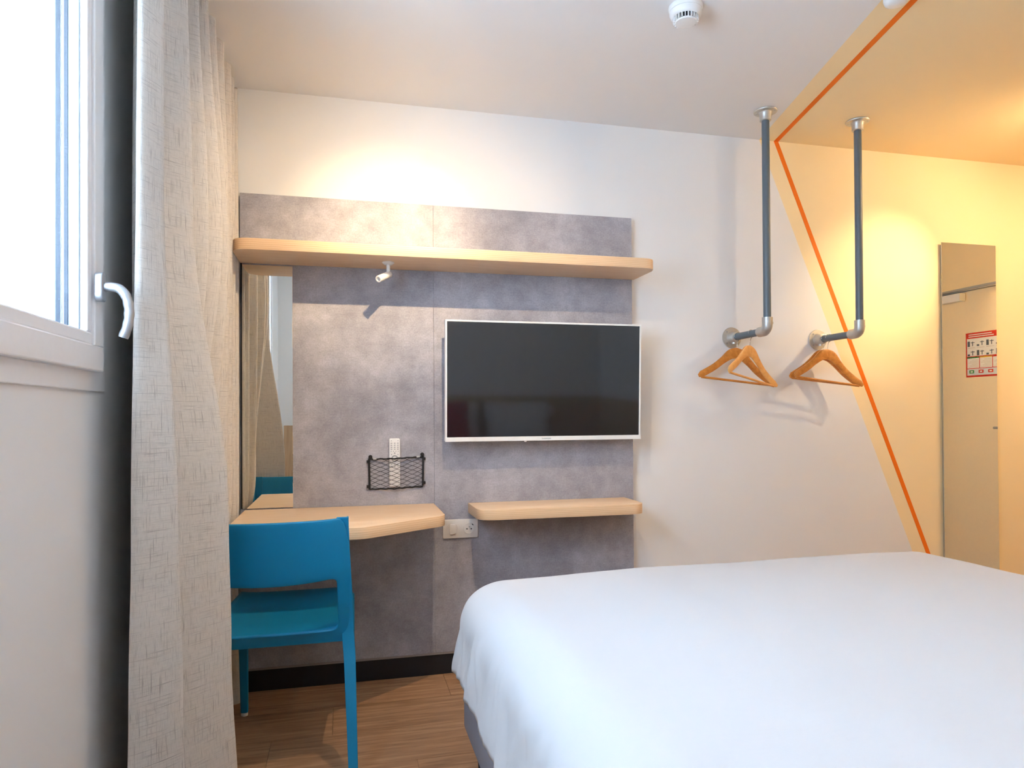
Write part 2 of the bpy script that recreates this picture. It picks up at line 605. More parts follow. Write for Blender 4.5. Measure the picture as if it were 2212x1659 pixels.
# painted orange stripe, on the wall and on the ceiling
sw = 0.0125
kx = (2.999 - 2.110) / (2.5 - 0.397)
def sx(z): return 2.110 + (2.5 - z) * kx
pts = [(sx(2.5) - sw, 2.5), (sx(2.5) + sw, 2.5), (sx(0.0) + sw, 0.0), (sx(0.0) - sw, 0.0)]
obj('painted_stripe', prism(pts, D - 0.001, D + 0.0005, 'y'), 'orange', WB)
kc = (2.110 - 1.855) / (3.044 - 1.970)
pts = [(2.110 - sw, D), (2.110 + sw, D), (2.110 - (D - 1.30) * kc + sw, 1.30), (2.110 - (D - 1.30) * kc - sw, 1.30)]
obj('painted_stripe', prism(pts, H - 0.001, H + 0.0005, 'z'), 'orange', ceil)

# floor: vinyl planks laid across the room
floor = struct('floor', box(XL - T, XR + T, YB - T, D + T, -0.03, -0.008), 'floor_base')
pw = 0.2435
row = 0
y1 = 3.02
ends = {0: -0.78, 1: -0.28, 2: -0.72, 3: -1.12, 4: -0.5}
joint0 = {0: 0.41, 1: -0.05, 2: -0.255, 3: 0.225, 4: 0.75}
while y1 > YB:
    y0 = max(y1 - pw, YB)
    x = joint0.get(row, random.uniform(-0.4, 0.8)) - 1.22
    while x < XR:
        a, c = max(x, XL), min(x + 1.22, XR)
        if c - a > 0.02:
            bm = box(a + 0.0006, c - 0.0006, y0 + 0.0006, y1 - 0.0006, -0.008, 0.0)
            bmesh.ops.translate(bm, vec=(-(a + c) / 2, -(y0 + y1) / 2, 0), verts=bm.verts)
            p = obj('plank', bm, 'floor', floor, local=True)
            p.location = ((a + c) / 2, (y0 + y1) / 2, 0)
        x += 1.22
    y1 = y0
    row += 1

# ------------------------------------------------------------------ window
win = root('window_1', (XL, 1.14, OZ0), kind='structure', label='white plastic tilt and turn window in the left wall')
FY0, FY1, FZ0, FZ1 = 0.47, 1.815, 1.192, 2.30
def ring(y0, y1, z0, z1, w0, x0, x1, bv=0.002):
    bm = box(x0, x1, y0, y1, z0, z0 + w0, bv)
    box(x0, x1, y0, y1, z1 - w0, z1, bv, bm=bm)
    box(x0, x1, y0, y0 + w0, z0 + w0, z1 - w0, bv, bm=bm)
    box(x0, x1, y1 - w0, y1, z0 + w0, z1 - w0, bv, bm=bm)
    return bm
obj('window_frame', ring(FY0, FY1, FZ0, FZ1, 0.06, XL - 0.062, XL + 0.010), 'upvc', win)
SY0, SY1, SZ0, SZ1 = 0.485, 1.750, 1.236, 2.285
sash = obj('window_sash', ring(SY0, SY1, SZ0, SZ1, 0.056, XL - 0.040, XL + 0.028, 0.003), 'upvc', win)
obj('glazing_bead', ring(SY0 + 0.056, SY1 - 0.056, SZ0 + 0.056, SZ1 - 0.056, 0.028, XL + 0.006, XL + 0.022, 0.004), 'upvc', sash)
obj('outer_lip', ring(SY0 + 0.050, SY1 - 0.050, SZ0 + 0.050, SZ1 - 0.050, 0.030, XL - 0.055, XL - 0.041, 0.003), 'spacer', sash)  # outer frame lip, its shade painted in by the blue-grey colour
gy0, gy1, gz0, gz1 = SY0 + 0.060, SY1 - 0.060, SZ0 + 0.060, SZ1 - 0.060
obj('pane', box(XL + 0.0035, XL + 0.0055, gy0, gy1, gz0, gz1), 'glass', sash)
obj('spacer_bar', ring(gy0 + 0.004, gy1 - 0.004, gz0 + 0.004, gz1 - 0.004, 0.018, XL - 0.0165, XL + 0.0033, 0), 'spacer', sash)
obj('gasket', ring(gy0 + 0.004, gy1 - 0.004, gz0 + 0.004, gz1 - 0.004, 0.020, XL - 0.024, XL - 0.017, 0), 'gasket', sash)
# handle: oval rosette and curved lever
hy, hz = 1.700, 1.422
xs = XL + 0.028
ros = round_poly([(hy - 0.017, hz - 0.033), (hy + 0.017, hz - 0.033), (hy + 0.017, hz + 0.033), (hy - 0.017, hz + 0.033)], 0.0168, 8)
hd = obj('handle', prism(ros, xs, xs + 0.017, 'x', 0.003, 3), 'silver', win, 40)
hp = spline([(xs + 0.012, hy, hz), (xs + 0.030, hy, hz + 0.001), (xs + 0.047, hy, hz - 0.003), (xs + 0.060, hy, hz - 0.020), (xs + 0.066, hy, hz - 0.048), (xs + 0.064, hy, hz - 0.080), (xs + 0.054, hy, hz - 0.112)], 8)
sc_ = []
for i in range(len(hp)):
    s = i / (len(hp) - 1)
    k = 1.0
    if s > 0.45:
        k = 1.0 + 0.05 * math.sin((s - 0.45) * 52)
    sc_.append(k)
obj('lever', sweep(hp, circ(0.0105, 16, 0.0100), scale=sc_), 'silver', hd, 60)

# a neighbouring house outside
nb = root('neighbouring_house', (-9.5, 12.0, -4), 'white roughcast house wall seen through the window', 'building')
obj('wall', box(-12, -8, 2.0, 19.6, -4, 12), 'outside_wall', nb)
obj('roof_edge', box(-12.2, -7.9, 1.8, 19.7, 12, 12.3), 'outside_wall', nb)

# ------------------------------------------------------------------ curtain
tr = tag(obj('curtain_track', box(-0.50, -0.462, 1.60, 3.03, 2.478, 2.4985, 0.003), 'white_metal'), 'white curtain track on the ceiling beside the window wall', 'curtain track')
CT, CB = 2.472, 0.015
# plan of the folds: (y at the top, y at the hem, x at the five heights ZK)
ZK = (2.47, 1.70, 0.85, 0.48, 0.0)
FOLD = [(1.742, 1.735, -0.462, -0.468, -0.478, -0.484, -0.491), (1.752, 1.746, -0.449, -0.455, -0.458, -0.462, -0.466), (1.785, 1.780, -0.432, -0.437, -0.420, -0.412, -0.402), (1.812, 1.812, -0.424, -0.428, -0.392, -0.382, -0.370),
        (1.832, 1.838, -0.455, -0.455, -0.430, -0.420, -0.410), (1.862, 1.868, -0.498, -0.500, -0.500, -0.500, -0.490), (1.930, 1.925, -0.515, -0.515, -0.500, -0.490, -0.480), (2.000, 1.995, -0.478, -0.470, -0.400, -0.390, -0.375), (2.050, 2.072, -0.424, -0.412, -0.326, -0.316, -0.298),
        (2.074, 2.098, -0.446, -0.434, -0.350, -0.340, -0.325), (2.100, 2.122, -0.540, -0.530, -0.440, -0.425, -0.415), (2.165, 2.150, -0.532, -0.500, -0.505, -0.505, -0.505), (2.215, 2.195, -0.428, -0.398, -0.464, -0.468, -0.462), (2.238, 2.222, -0.470, -0.450, -0.480, -0.480, -0.480), (2.275, 2.265, -0.540, -0.525, -0.525, -0.525, -0.525), (2.335, 2.335, -0.418, -0.378, -0.468, -0.476, -0.470), (2.390, 2.390, -0.535, -0.510, -0.520, -0.525, -0.525), (2.455, 2.455, -0.416, -0.376, -0.430, -0.472, -0.465), (2.520, 2.520, -0.535, -0.510, -0.500, -0.520, -0.520),
        (2.600, 2.600, -0.414, -0.398, -0.408, -0.468, -0.460), (2.675, 2.675, -0.535, -0.520, -0.500, -0.520, -0.520), (2.765, 2.765, -0.416, -0.412, -0.414, -0.446, -0.430), (2.820, 2.820, -0.535, -0.520, -0.510, -0.510, -0.510), (2.870, 2.870, -0.420, -0.418, -0.416, -0.424, -0.406), (2.920, 2.920, -0.535, -0.520, -0.515, -0.515, -0.515), (2.965, 2.965, -0.424, -0.420, -0.418, -0.424, -0.414), (2.988, 2.988, -0.47, -0.47, -0.47, -0.47, -0.47)]
def curtain_plan(k):
    """k 0 top .. 1 hem -> smooth plan polyline"""
    z = CT + (CB - CT) * k
    pts = []
    for i, F in enumerate(FOLD):
        xs_ = F[2:]
        x = xs_[-1]
        for q in range(4):
            if ZK[q + 1] <= z <= ZK[q] or (q == 0 and z > ZK[0]):
                t = smoothstep(0, 1, (ZK[q] - z) / (ZK[q] - ZK[q + 1]))
                x = xs_[q] + (xs_[q + 1] - xs_[q]) * t
                break
        y = F[0] + (F[1] - F[0]) * k
        wob = noise.noise(Vector((i * 0.6, k * 2.2, 3.1))) * 0.014 * (0.3 + k)
        wy = noise.noise(Vector((i * 0.5, k * 1.6, 9.4))) * 0.024 * (0.25 + k)
        if i < 3 or y > 2.14:
            wob *= 0.25; wy *= 0.25
        pts.append((x + wob, y + wy, 0))
    return spline(pts, 9)
NZ = 56
rows = []
for j in range(NZ + 1):
    k = j / NZ
    rows.append(curtain_plan(k))
bm = bmesh.new()
uvl = bm.loops.layers.uv.new('UVMap')
Vt = []
ncol = len(rows[0])
ss = [0.0]
for i in range(1, ncol):
    ss.append(ss[-1] + (rows[10][i] - rows[10][i - 1]).length)
for j in range(NZ + 1):
    z = CT + (CB - CT) * j / NZ
    Vt.append([bm.verts.new((p.x, p.y, z - (0.012 * (0.5 + 0.5 * math.cos(i * 0.7)) if j == 0 else 0))) for i, p in enumerate(rows[j])])
for j in range(NZ):
    for i in range(ncol - 1):
        f = bm.faces.new((Vt[j][i], Vt[j][i + 1], Vt[j + 1][i + 1], Vt[j + 1][i]))
        for l, (a, c) in zip(f.loops, ((j, i), (j, i + 1), (j + 1, i + 1), (j + 1, i))):
            l[uvl].uv = (ss[c], (CT - CB) * (1 - a / NZ))
cu = root('curtain', (-0.47, 2.42, 0.0), 'grey beige linen curtain bunched in folds beside the window', 'curtain')
fab = obj('fabric', bm, 'linen', cu, 180)
# gliders under the track
for y in (1.76, 1.82, 1.92, 2.03, 2.20, 2.33, 2.45, 2.60, 2.76, 2.87, 2.96):
    obj('glider', box(-0.487, -0.475, y - 0.004, y + 0.004, 2.462, 2.4778, 0.001), 'white_plastic', cu)

# ------------------------------------------------------------------ grey panel wall with plinth
pn = root('wall_panel', (0.44, PW, 0.09), 'grey concrete look wall panel behind the television and desk', 'wall panel')
obj('board', box(-0.420, 0.3753, PW, D, 0.098, 2.052, 0.0006, 1), 'concrete', pn)
obj('board', box(0.3759, 1.308, PW, D, 0.098, 2.052, 0.0006, 1), 'concrete', pn)
obj('bottom_edge', box(-0.420, 1.308, PW + 0.001, D, 0.088, 0.0975, 0.001, 1), simple('raw_board_edge', (150, 144, 140), 0.6), pn)
struct('baseboard_back', box(-0.420, 1.308, PW + 0.008, D, 0.0, 0.0875, 0.001, 1), 'plinth')

# mirror at the desk
vm = root('desk_mirror', (-0.313, PW, 0.752), 'narrow mirror between the curtain and the grey panel above the desk', 'mirror')
obj('glass', box(-0.412, -0.2135, PW - 0.0045, PW - 0.0005, 0.753, 1.756, 0.0008, 1), 'mirror', vm)
obj('gap_shade', box(-0.417, -0.4125, PW - 0.005, PW - 0.0002, 0.753, 1.7615), 'dark', vm)  # dark strip standing in for the shaded gap between mirror and curtain

# ------------------------------------------------------------------ shelves and desk
us = root('wall_shelf', (0.45, PW, 1.762), 'long pale oak shelf running over the television', 'shelf')
out = round_poly([(-0.418, PW - 0.0005), (-0.418, 2.745), (1.318, 2.745), (1.318, PW - 0.0005)], [0, 0.075, 0.075, 0], 10)
obj('board', prism(out, 1.762, 1.805, 'z', 0.0015, 2), 'oak', us, 35)

dk = root('desk', (-0.02, PW, 0.71), 'pale oak wall desk with a slanted front behind the teal chair', 'desk')
out = round_poly([(-0.402, PW - 0.0055), (-0.402, 2.42), (0.060, 2.42), (0.372, 2.628), (0.372, PW - 0.0055)], [0, 0.02, 0.09, 0.07, 0], 10)
obj('top_board', prism(out, 0.708, 0.749, 'z', 0.0015, 2), 'oak', dk, 35)

ss_ = root('side_shelf', (0.90, PW, 0.702), 'short pale oak shelf under the television', 'shelf')
out = round_poly([(0.524, PW - 0.0005), (0.524, 2.752), (1.262, 2.752), (1.262, PW - 0.0005)], [0, 0.075, 0.075, 0], 10)
obj('board', prism(out, 0.702, 0.745, 'z', 0.0015, 2), 'oak', ss_, 35)

# ------------------------------------------------------------------ spotlights
def spot_light(parent, loc, target, watt, cone, blend=1.0, col=WARM, rad=0.012):
    L = bpy.data.lights.new('lamp_beam', 'SPOT')
    L.energy = watt
    L.color = col
    L.spot_size = math.radians(cone)
    L.spot_blend = blend
    L.shadow_soft_size = rad
    o = bpy.data.objects.new('lamp_beam', L)
    COL.objects.link(o)
    o.parent = parent
    d = Vector(target) - Vector(loc)
    o.rotation_euler = d.to_track_quat('-Z', 'Y').to_euler()
    o.location = Vector(loc) - org(parent)
    return o

def ceiling_spot(base, target, watt, cone, label, beam=2.2, beam_target=None):
    bx, by = base
    r = root('ceiling_spotlight', (bx, by, H), label, 'spotlight', 'ceiling spotlights')
    obj('base', lathe([(0, 0), (0.052, 0), (0.054, -0.006), (0.053, -0.022), (0.046, -0.030), (0, -0.030)], (bx, by, H), n=36), 'white_metal', r, 35)
    obj('stem', tube([(bx, by, H - 0.028), (bx, by, H - 0.075)], 0.008, 12), 'white_metal', r, 40)
    c = Vector((bx, by, H - 0.085))
    d = (Vector(target) - c).normalized()
    hd = obj('head', lathe([(0, -0.05), (0.026, -0.05), (0.030, -0.046), (0.030, 0.050), (0.026, 0.050), (0.024, 0.040), (0, 0.040)], c, d, 28), 'white_metal', r, 35)
    obj('lens', lathe([(0, 0.0415), (0.023, 0.0415)], c, d, 24), 'lens_on', hd)
    spot_light(r, c + d * 0.056, target, watt, cone)
    spot_light(r, c + d * 0.056, beam_target or target, watt * beam * 1.15, 44)
    return r

ceiling_spot((0.40, 1.70), (0.13, 3.0, 1.30), SPOT_W * 1.55, 112, 'white ceiling spotlight aimed at the panel above the long shelf', 1.15, (0.17, 3.0, 1.85))
ceiling_spot((3.30, 2.15), (2.71, D, 1.79), SPOT_W * 0.62, 150, 'white ceiling spotlight aimed at the wall between the rails and the tall mirror', 2.6)
ceiling_spot((4.10, 2.10), (4.10, D, 1.50), SPOT_W * 0.95, 150, 'white ceiling spotlight near the entrance door')
# small round ceiling fitting on the orange stripe
cf = root('ceiling_fitting', (1.738, 1.862, H), 'small round white fitting at the end of the orange ceiling stripe', 'fitting')
obj('base', lathe([(0, 0), (0.042, 0), (0.043, -0.004), (0.041, -0.012), (0, -0.012)], (1.738, 1.862, H), n=36), 'white_plastic', cf, 40)
obj('dome', lathe([(0, -0.0125), (0.038, -0.0125), (0.038, -0.030), (0.034, -0.041), (0.024, -0.047), (0, -0.049)], (1.738, 1.862, H), n=36), 'white_plastic', cf, 50)

# fill lamp added out of view over the bed to brighten the room
cl_ = root('fill_lamp', (1.05, 0.50, H), 'added round fill lamp over the head of the bed, out of view', 'ceiling lamp')
obj('base', lathe([(0, 0), (0.17, 0), (0.172, -0.006), (0.17, -0.03), (0, -0.03)], (1.05, 0.50, H), n=48), 'white_metal', cl_, 40)
obj('diffuser', lathe([(0, -0.0305), (0.165, -0.0305), (0.16, -0.045), (0.10, -0.056), (0, -0.060)], (1.05, 0.50, H), n=48), mat_emit('fill_diffuser', (0.98, 0.94, 0.93, 1), FILL_E), cl_, 60)

# small spotlight under the shelf (off)
sp_ = root('shelf_spotlight', (0.172, 2.860, 1.762), 'small white adjustable spotlight under the long shelf', 'spotlight')
bx, by, bz = 0.172, 2.860, 1.762
obj('base', lathe([(0, -0.0005), (0.024, -0.0005), (0.025, -0.004), (0.015, -0.012), (0, -0.012)], (bx, by, bz), n=28), 'white_metal', sp_, 40)
obj('stem', tube([(bx, by, bz - 0.010), (bx, by, bz - 0.052)], 0.0075, 14), 'white_metal', sp_, 40)
c = Vector((bx - 0.012, by - 0.012, bz - 0.060))
d = Vector((-0.62, -0.66, -0.42)).normalized()
hd = obj('head', lathe([(0, -0.030), (0.012, -0.030), (0.014, -0.027), (0.014, 0.048), (0.013, 0.050), (0.009, 0.050), (0.008, 0.044), (0, 0.044)], c, d, 24), 'white_metal', sp_, 40)
obj('lens', lathe([(0, 0.0448), (0.0078, 0.0448)], c, d, 20), 'lens_off', hd)

# ------------------------------------------------------------------ television
TVX0, TVX1, TVZ0, TVZ1 = 0.409, 1.297, 1.0195, 1.536
tv = root('television', (0.853, 2.91, TVZ0), 'white framed flat television on the grey panel above the side shelf', 'television')
tv_parts = []
def tvo(name, bm, mat, par=None, sm=None):
    # built upright around the hinge at the lower edge, then leaned
    o = obj(name, bm, mat, par or tv, sm)
    return o
tvo('housing', box(TVX0, TVX1, 2.901, 2.935, TVZ0, TVZ1, 0.003, bm=box(TVX0 + 0.14, TVX1 - 0.14, 2.93, 2.955, TVZ0 + 0.02, TVZ0 + 0.33, 0.004)), 'white_plastic')
bz_ = 0.0075
fr = box(TVX0, TVX1, 2.897, 2.9015, TVZ1 - bz_, TVZ1, 0.001)
box(TVX0, TVX0 + bz_, 2.897, 2.9015, TVZ0 + 0.019, TVZ1 - bz_, 0.001, bm=fr)
box(TVX1 - bz_, TVX1, 2.897, 2.9015, TVZ0 + 0.019, TVZ1 - bz_, 0.001, bm=fr)
tvo('thin_frame', fr, 'white_plastic')
bzl = tvo('lower_bezel', box(TVX0, TVX1, 2.895, 2.9015, TVZ0, TVZ0 + 0.019, 0.0012), 'white_plastic')
tvo('screen', box(TVX0 + bz_, TVX1 - bz_, 2.8995, 2.9012, TVZ0 + 0.019, TVZ1 - bz_), 'screen')
tvo('standby_light', box(0.755, 0.765, 2.897, 2.905, TVZ0 - 0.005, TVZ0 + 0.001, 0.001), 'white_plastic')
cv = bpy.data.curves.new('brand', 'FONT')
cv.body = 'THOMSON'
cv.size = 0.0085
cv.align_x = 'CENTER'
cv.extrude = 0.0002
to = bpy.data.objects.new('brand_tmp', cv)
COL.objects.link(to)
dg = bpy.context.evaluated_depsgraph_get()
me = bpy.data.meshes.new_from_object(to.evaluated_get(dg))
bpy.data.objects.remove(to, do_unlink=True)
bm = bmesh.new(); bm.from_mesh(me)
bmesh.ops.rotate(bm, matrix=Matrix.Rotation(math.radians(90), 3, 'X'), verts=bm.verts, cent=(0, 0, 0))
bmesh.ops.translate(bm, vec=(0.853, 2.8948, TVZ0 + 0.0062), verts=bm.verts)
obj('brand_lettering', bm, 'dark_print', bzl)
tv.rotation_euler = (math.radians(2.3), 0, 0)
br = tag(obj('television_bracket', box(0.80, 0.92, 2.962, PW - 0.0003, 1.16, 1.30, 0.003, bm=box(0.74, 0.98, 2.985, PW - 0.0002, 1.12, 1.34, 0.002)), 'dark'), 'dark wall bracket holding the television', 'bracket')

# ------------------------------------------------------------------ net pocket and remote control
npk = root('net_pocket', (0.21, PW, 0.82), 'black elastic net pocket on the grey panel holding a remote control', 'net')
NX0, NX1, NZ0, NZ1 = 0.098, 0.324, 0.822, 0.950
def ny(x, z):
    """the net bulges over the remote"""
    return PW - 0.008 - 0.026 * math.exp(-((x - 0.203) / 0.045) ** 2)
fr = tube([(NX0, PW - 0.010, NZ0 - 0.004), (NX0 - 0.002, PW - 0.010, NZ1)], 0.0042, 10)
tube([(NX1, PW - 0.010, NZ0 + 0.006), (NX1 + 0.002, PW - 0.010, NZ1 + 0.005)], 0.0042, 10, fr)
top = [(NX0 + (NX1 - NX0) * i / 20, ny(NX0 + (NX1 - NX0) * i / 20, NZ1), NZ1 - 0.004 + 0.006 * i / 20 + 0.0012 * math.sin(i * 1.9)) for i in range(21)]
bot = [(NX0 + (NX1 - NX0) * i / 20, ny(NX0 + (NX1 - NX0) * i / 20, NZ0) + 0.003, NZ0 - 0.004 + 0.006 * i / 20 + 0.0012 * math.sin(i * 1.9)) for i in range(21)]
obj('elastic_frame', tube(bot, 0.0035, 8, tube(top, 0.0032, 8, fr)), 'black_cord', npk, 60)
net = bmesh.new()
rowsn, cols = 7, 2.5
def netp(u, v):
    x = NX0 + (NX1 - NX0) * u
    z = NZ0 + (NZ1 - NZ0) * v + 0.006 * u - 0.003
    return (x, ny(x, z), z)
for i in range(-1, rowsn + 1):
    for sgn in (1, -1):
        pth = []
        for s in range(41):
            u = s / 40
            tri = abs(((u * cols) % 1.0) - 0.5) * 2
            v = (i + 0.5 + sgn * (0.45 * (0.5 - 0.5 * math.cos(math.pi * tri)) + 0.55 * tri - 0.5)) / rowsn
            if 0.0 <= v <= 1.0:
                pth.append(netp(u, v))
            else:
                if len(pth) > 1:
                    tube(pth, 0.0009, 5, net)
                pth = []
        if len(pth) > 1:
            tube(pth, 0.0009, 5, net)
obj('netting', net, 'black_cord', npk, 60)
for x, z, sd in ((NX0, NZ1 - 0.014, -1), (NX0, NZ0 + 0.008, -1), (NX1, NZ1 - 0.006, 1), (NX1, NZ0 + 0.018, 1)):
    obj('hook', box(x + sd * 0.002 - 0.006 + sd * 0.004, x + sd * 0.002 + 0.006 + sd * 0.004, PW - 0.012, PW - 0.0002, z - 0.006, z + 0.006, 0.0015), 'black_cord', npk)
for x, z in ((NX0 + 0.004, NZ1 + 0.006), (NX1 - 0.002, NZ1 + 0.013)):
    obj('knob', lathe([(0, 0), (0.008, -0.001), (0.0085, -0.006), (0.006, -0.012), (0, -0.0135)], (x, PW - 0.004, z), (0, 1, 0), 18), 'black_cord', npk, 50)
for x, z in ((NX0 + 0.022, NZ1 - 0.003), (NX1 - 0.020, NZ1 + 0.0025)):
    obj('ferrule', tube([(x - 0.007, PW - 0.0095, z), (x + 0.007, PW - 0.0095, z + 0.0006)], 0.0042, 10), 'silver', npk, 60)

rc = root('remote_control', (0.203, PW, 0.826), 'slim white remote control tucked into the black net pocket', 'remote control')
RX0, RX1, RZ0, RZ1, RY = 0.1805, 0.2265, 0.828, 1.034, PW - 0.0005
out = round_poly([(RX0, RZ0), (RX1, RZ0), (RX1, RZ1), (RX0, RZ1)], 0.007, 6)
obj('body', prism(out, RY - 0.018, RY, 'y', 0.003, 2), 'white_plastic', rc, 40)
yb = RY - 0.0184
def button(x, z, r=0.0022, m='grey_print'):
    obj('button', lathe([(0, 0), (r, 0), (r, -0.0006), (0, -0.0007)], (x, yb + 0.0006, z), (0, 1, 0), 10), m, rc)
xc = (RX0 + RX1) / 2
button(RX0 + 0.009, RZ1 - 0.010); button(RX1 - 0.009, RZ1 - 0.010)
for r in range(4):
    for q in (-1, 0, 1):
        obj('button', box(xc + q * 0.0135 - 0.0036, xc + q * 0.0135 + 0.0036, yb - 0.0002, yb + 0.0006, RZ1 - 0.0225 - r * 0.0085, RZ1 - 0.0185 - r * 0.0085, 0.0005), 'grey_print', rc)
for q in (-1.5, -0.5, 0.5, 1.5):
    button(xc + q * 0.010, RZ1 - 0.055, 0.0020)
button(xc, RZ1 - 0.063, 0.0036, 'grey_print')
button(xc - 0.0135, RZ1 - 0.069); button(xc + 0.0135, RZ1 - 0.069)
obj('ring_button', lathe([(0.0085, 0), (0.0145, 0), (0.0145, -0.0008), (0.0085, -0.0008), (0.0085, 0)], (xc, yb + 0.0006, RZ1 - 0.086), (0, 1, 0), 32), 'grey_print', rc)
for r in range(2):
    for q in (-1, 0, 1):
        button(xc + q * 0.0135, RZ1 - 0.110 - r * 0.010, 0.0022)

# ------------------------------------------------------------------ switch and socket plate
sk = root('socket_plate', (0.488, PW, 0.592), 'white double wall plate with a switch and a power socket', 'socket')
out = round_poly([(0.411, 0.593), (0.566, 0.593), (0.566, 0.675), (0.411, 0.675)], 0.006, 5)
obj('plate', prism(out, PW - 0.009, PW - 0.0002, 'y', 0.002, 2), 'switch_plastic', sk, 40)
cz = 0.634
obj('ring', lathe([(0.0, 0), (0.0255, 0), (0.0255, -0.0012), (0.0, -0.0012)], (0.452, PW - 0.0088, cz), (0, 1, 0), 40), simple('switch_ring', (214, 208, 202), 0.4), sk, 40)
ro = round_poly([(0.438, cz - 0.023), (0.468, cz - 0.023), (0.468, cz + 0.023), (0.438, cz + 0.023)], 0.011, 6)
rk = obj('rocker', prism(ro, PW - 0.0155, PW - 0.0098, 'y', 0.002, 2), 'switch_plastic', sk, 40)
so = obj('socket', lathe([(0.0, 0.0), (0.0195, 0.0), (0.0205, -0.0015), (0.0245, -0.0015), (0.0255, 0.0)], (0.526, PW - 0.0096, cz), (0, 1, 0), 40), 'switch_plastic', sk, 40)
for dx, dz in ((-0.0095, -0.002), (0.0095, -0.002)):
    obj('pin_hole', lathe([(0, 0), (0.0028, 0), (0.0028, -0.0006), (0, -0.0006)], (0.526 + dx, PW - 0.0098, cz + dz), (0, 1, 0), 14), 'dark', so)
obj('earth_pin', lathe([(0, 0), (0.0024, 0), (0.0024, -0.008), (0, -0.0095)], (0.526, PW - 0.0098, cz + 0.009), (0, 1, 0), 12), 'galv', so, 50)
bm = box(0.526 + 0.0105, 0.526 + 0.0185, PW - 0.0116, PW - 0.0085, -0.0018, 0.0018)
bmesh.ops.translate(bm, vec=(-0.5405, 0, 0), verts=bm.verts)
bmesh.ops.rotate(bm, matrix=Matrix.Rotation(math.radians(40), 3, 'Y'), verts=bm.verts, cent=(0, 0, 0))
bmesh.ops.translate(bm, vec=(0.5415, 0, cz + 0.0165), verts=bm.verts)
obj('release_slot', bm, 'dark', so)

# ------------------------------------------------------------------ chair
ch = root('chair', (-0.222, 2.45, 0), 'teal plastic stacking chair pushed under the desk', 'chair')
CX = -0.225
def hw(z):      # half width of the back at a height
    return 0.232 + 0.016 * smoothstep(0.82, 0.42, z)
def back_y(x, z):
    yc = 2.215 + (0.815 - z) * 0.235
    return yc - 0.042 * (1 - ((x - CX) / 0.24) ** 2) * smoothstep(0.40, 0.50, z)
OZ_T, OZ_B = 0.812, 0.402
inner = round_poly([(-0.200, 0.447), (0.200, 0.447), (0.196, 0.628), (-0.196, 0.628)], 0.026, 8)
# resample the inner loop and make the outer loop by casting from the centre of the opening
def resample(loop, n):
    L = [0.0]
    k = len(loop)
    for i in range(k):
        L.append(L[-1] + (loop[(i + 1) % k] - loop[i]).length)
    o = []
    for q in range(n):
        s = L[-1] * q / n
        i = max(j for j in range(k) if L[j] <= s)
        seg = L[i + 1] - L[i]
        o.append(loop[i].lerp(loop[(i + 1) % k], (s - L[i]) / seg if seg > 0 else 0))
    return o
NI = 120
inner = resample(inner, NI)
outer = []
for p in inner:
    c0 = Vector((0, 0.5375))
    dd = p - c0
    # stretch the inner rectangle to the outer one, side by side
    fx = p.x / 0.2
    x = max(-1, min(1, fx)) * 0.234
    zz = (p.y - 0.5375) / 0.0905
    z = 0.5375 + (zz * (OZ_T - 0.5375) if zz > 0 else zz * (0.5375 - OZ_B))
    outer.append(Vector((x, z)))
for i, p in enumerate(outer):   # snap to the outline
    q = inner[i]
    if abs(q.x) >= 0.1955 and 0.47 < q.y < 0.605:
        p.x = math.copysign(0.234, q.x)
def back_part(lo, hi, nm):
    bm = bmesh.new()
    NR = 10
    V = []
    for i in range(NI):
        rowv = []
        for r in range(NR + 1):
            p = inner[i].lerp(outer[i], r / NR)
            x = p.x / 0.234 * hw(p.y) if r == NR else p.x * (1 + (hw(p.y) / 0.234 - 1) * r / NR)
            rowv.append((CX + x, p.y))
        V.append(rowv)
    vm_ = {}
    def vert(i, r):
        if (i, r) not in vm_:
            x, z = V[i][r]
            # the lower rear edge of the rest sags slightly towards its centre
            zz = z
            if z > 0.60:
                zz -= 0.020 * (1 - ((x - CX) / 0.24) ** 2) * smoothstep(0.60, 0.64, z) * (1 - smoothstep(0.64, 0.80, z)) - 0.006 * ((x - CX) / 0.24) ** 4 * smoothstep(0.78, 0.81, z)
            vm_[(i, r)] = bm.verts.new((x, back_y(x, z), zz))
        return vm_[(i, r)]
    for i in range(NI):
        j = (i + 1) % NI
        mz = (inner[i].y + inner[j].y + outer[i].y + outer[j].y) / 4
        if lo <= mz < hi:
            for r in range(NR):
                bm.faces.new((vert(i, r), vert(j, r), vert(j, r + 1), vert(i, r + 1)))
    o = obj(nm, bm, 'teal', ch, 180)
    solidify(o, 0.011, 0)
    md = o.modifiers.new('round', 'BEVEL')
    md.width = 0.003
    md.segments = 2
    md.limit_method = 'ANGLE'
    md.angle_limit = math.radians(50)
    return o
back_part(0, 9, 'backrest')
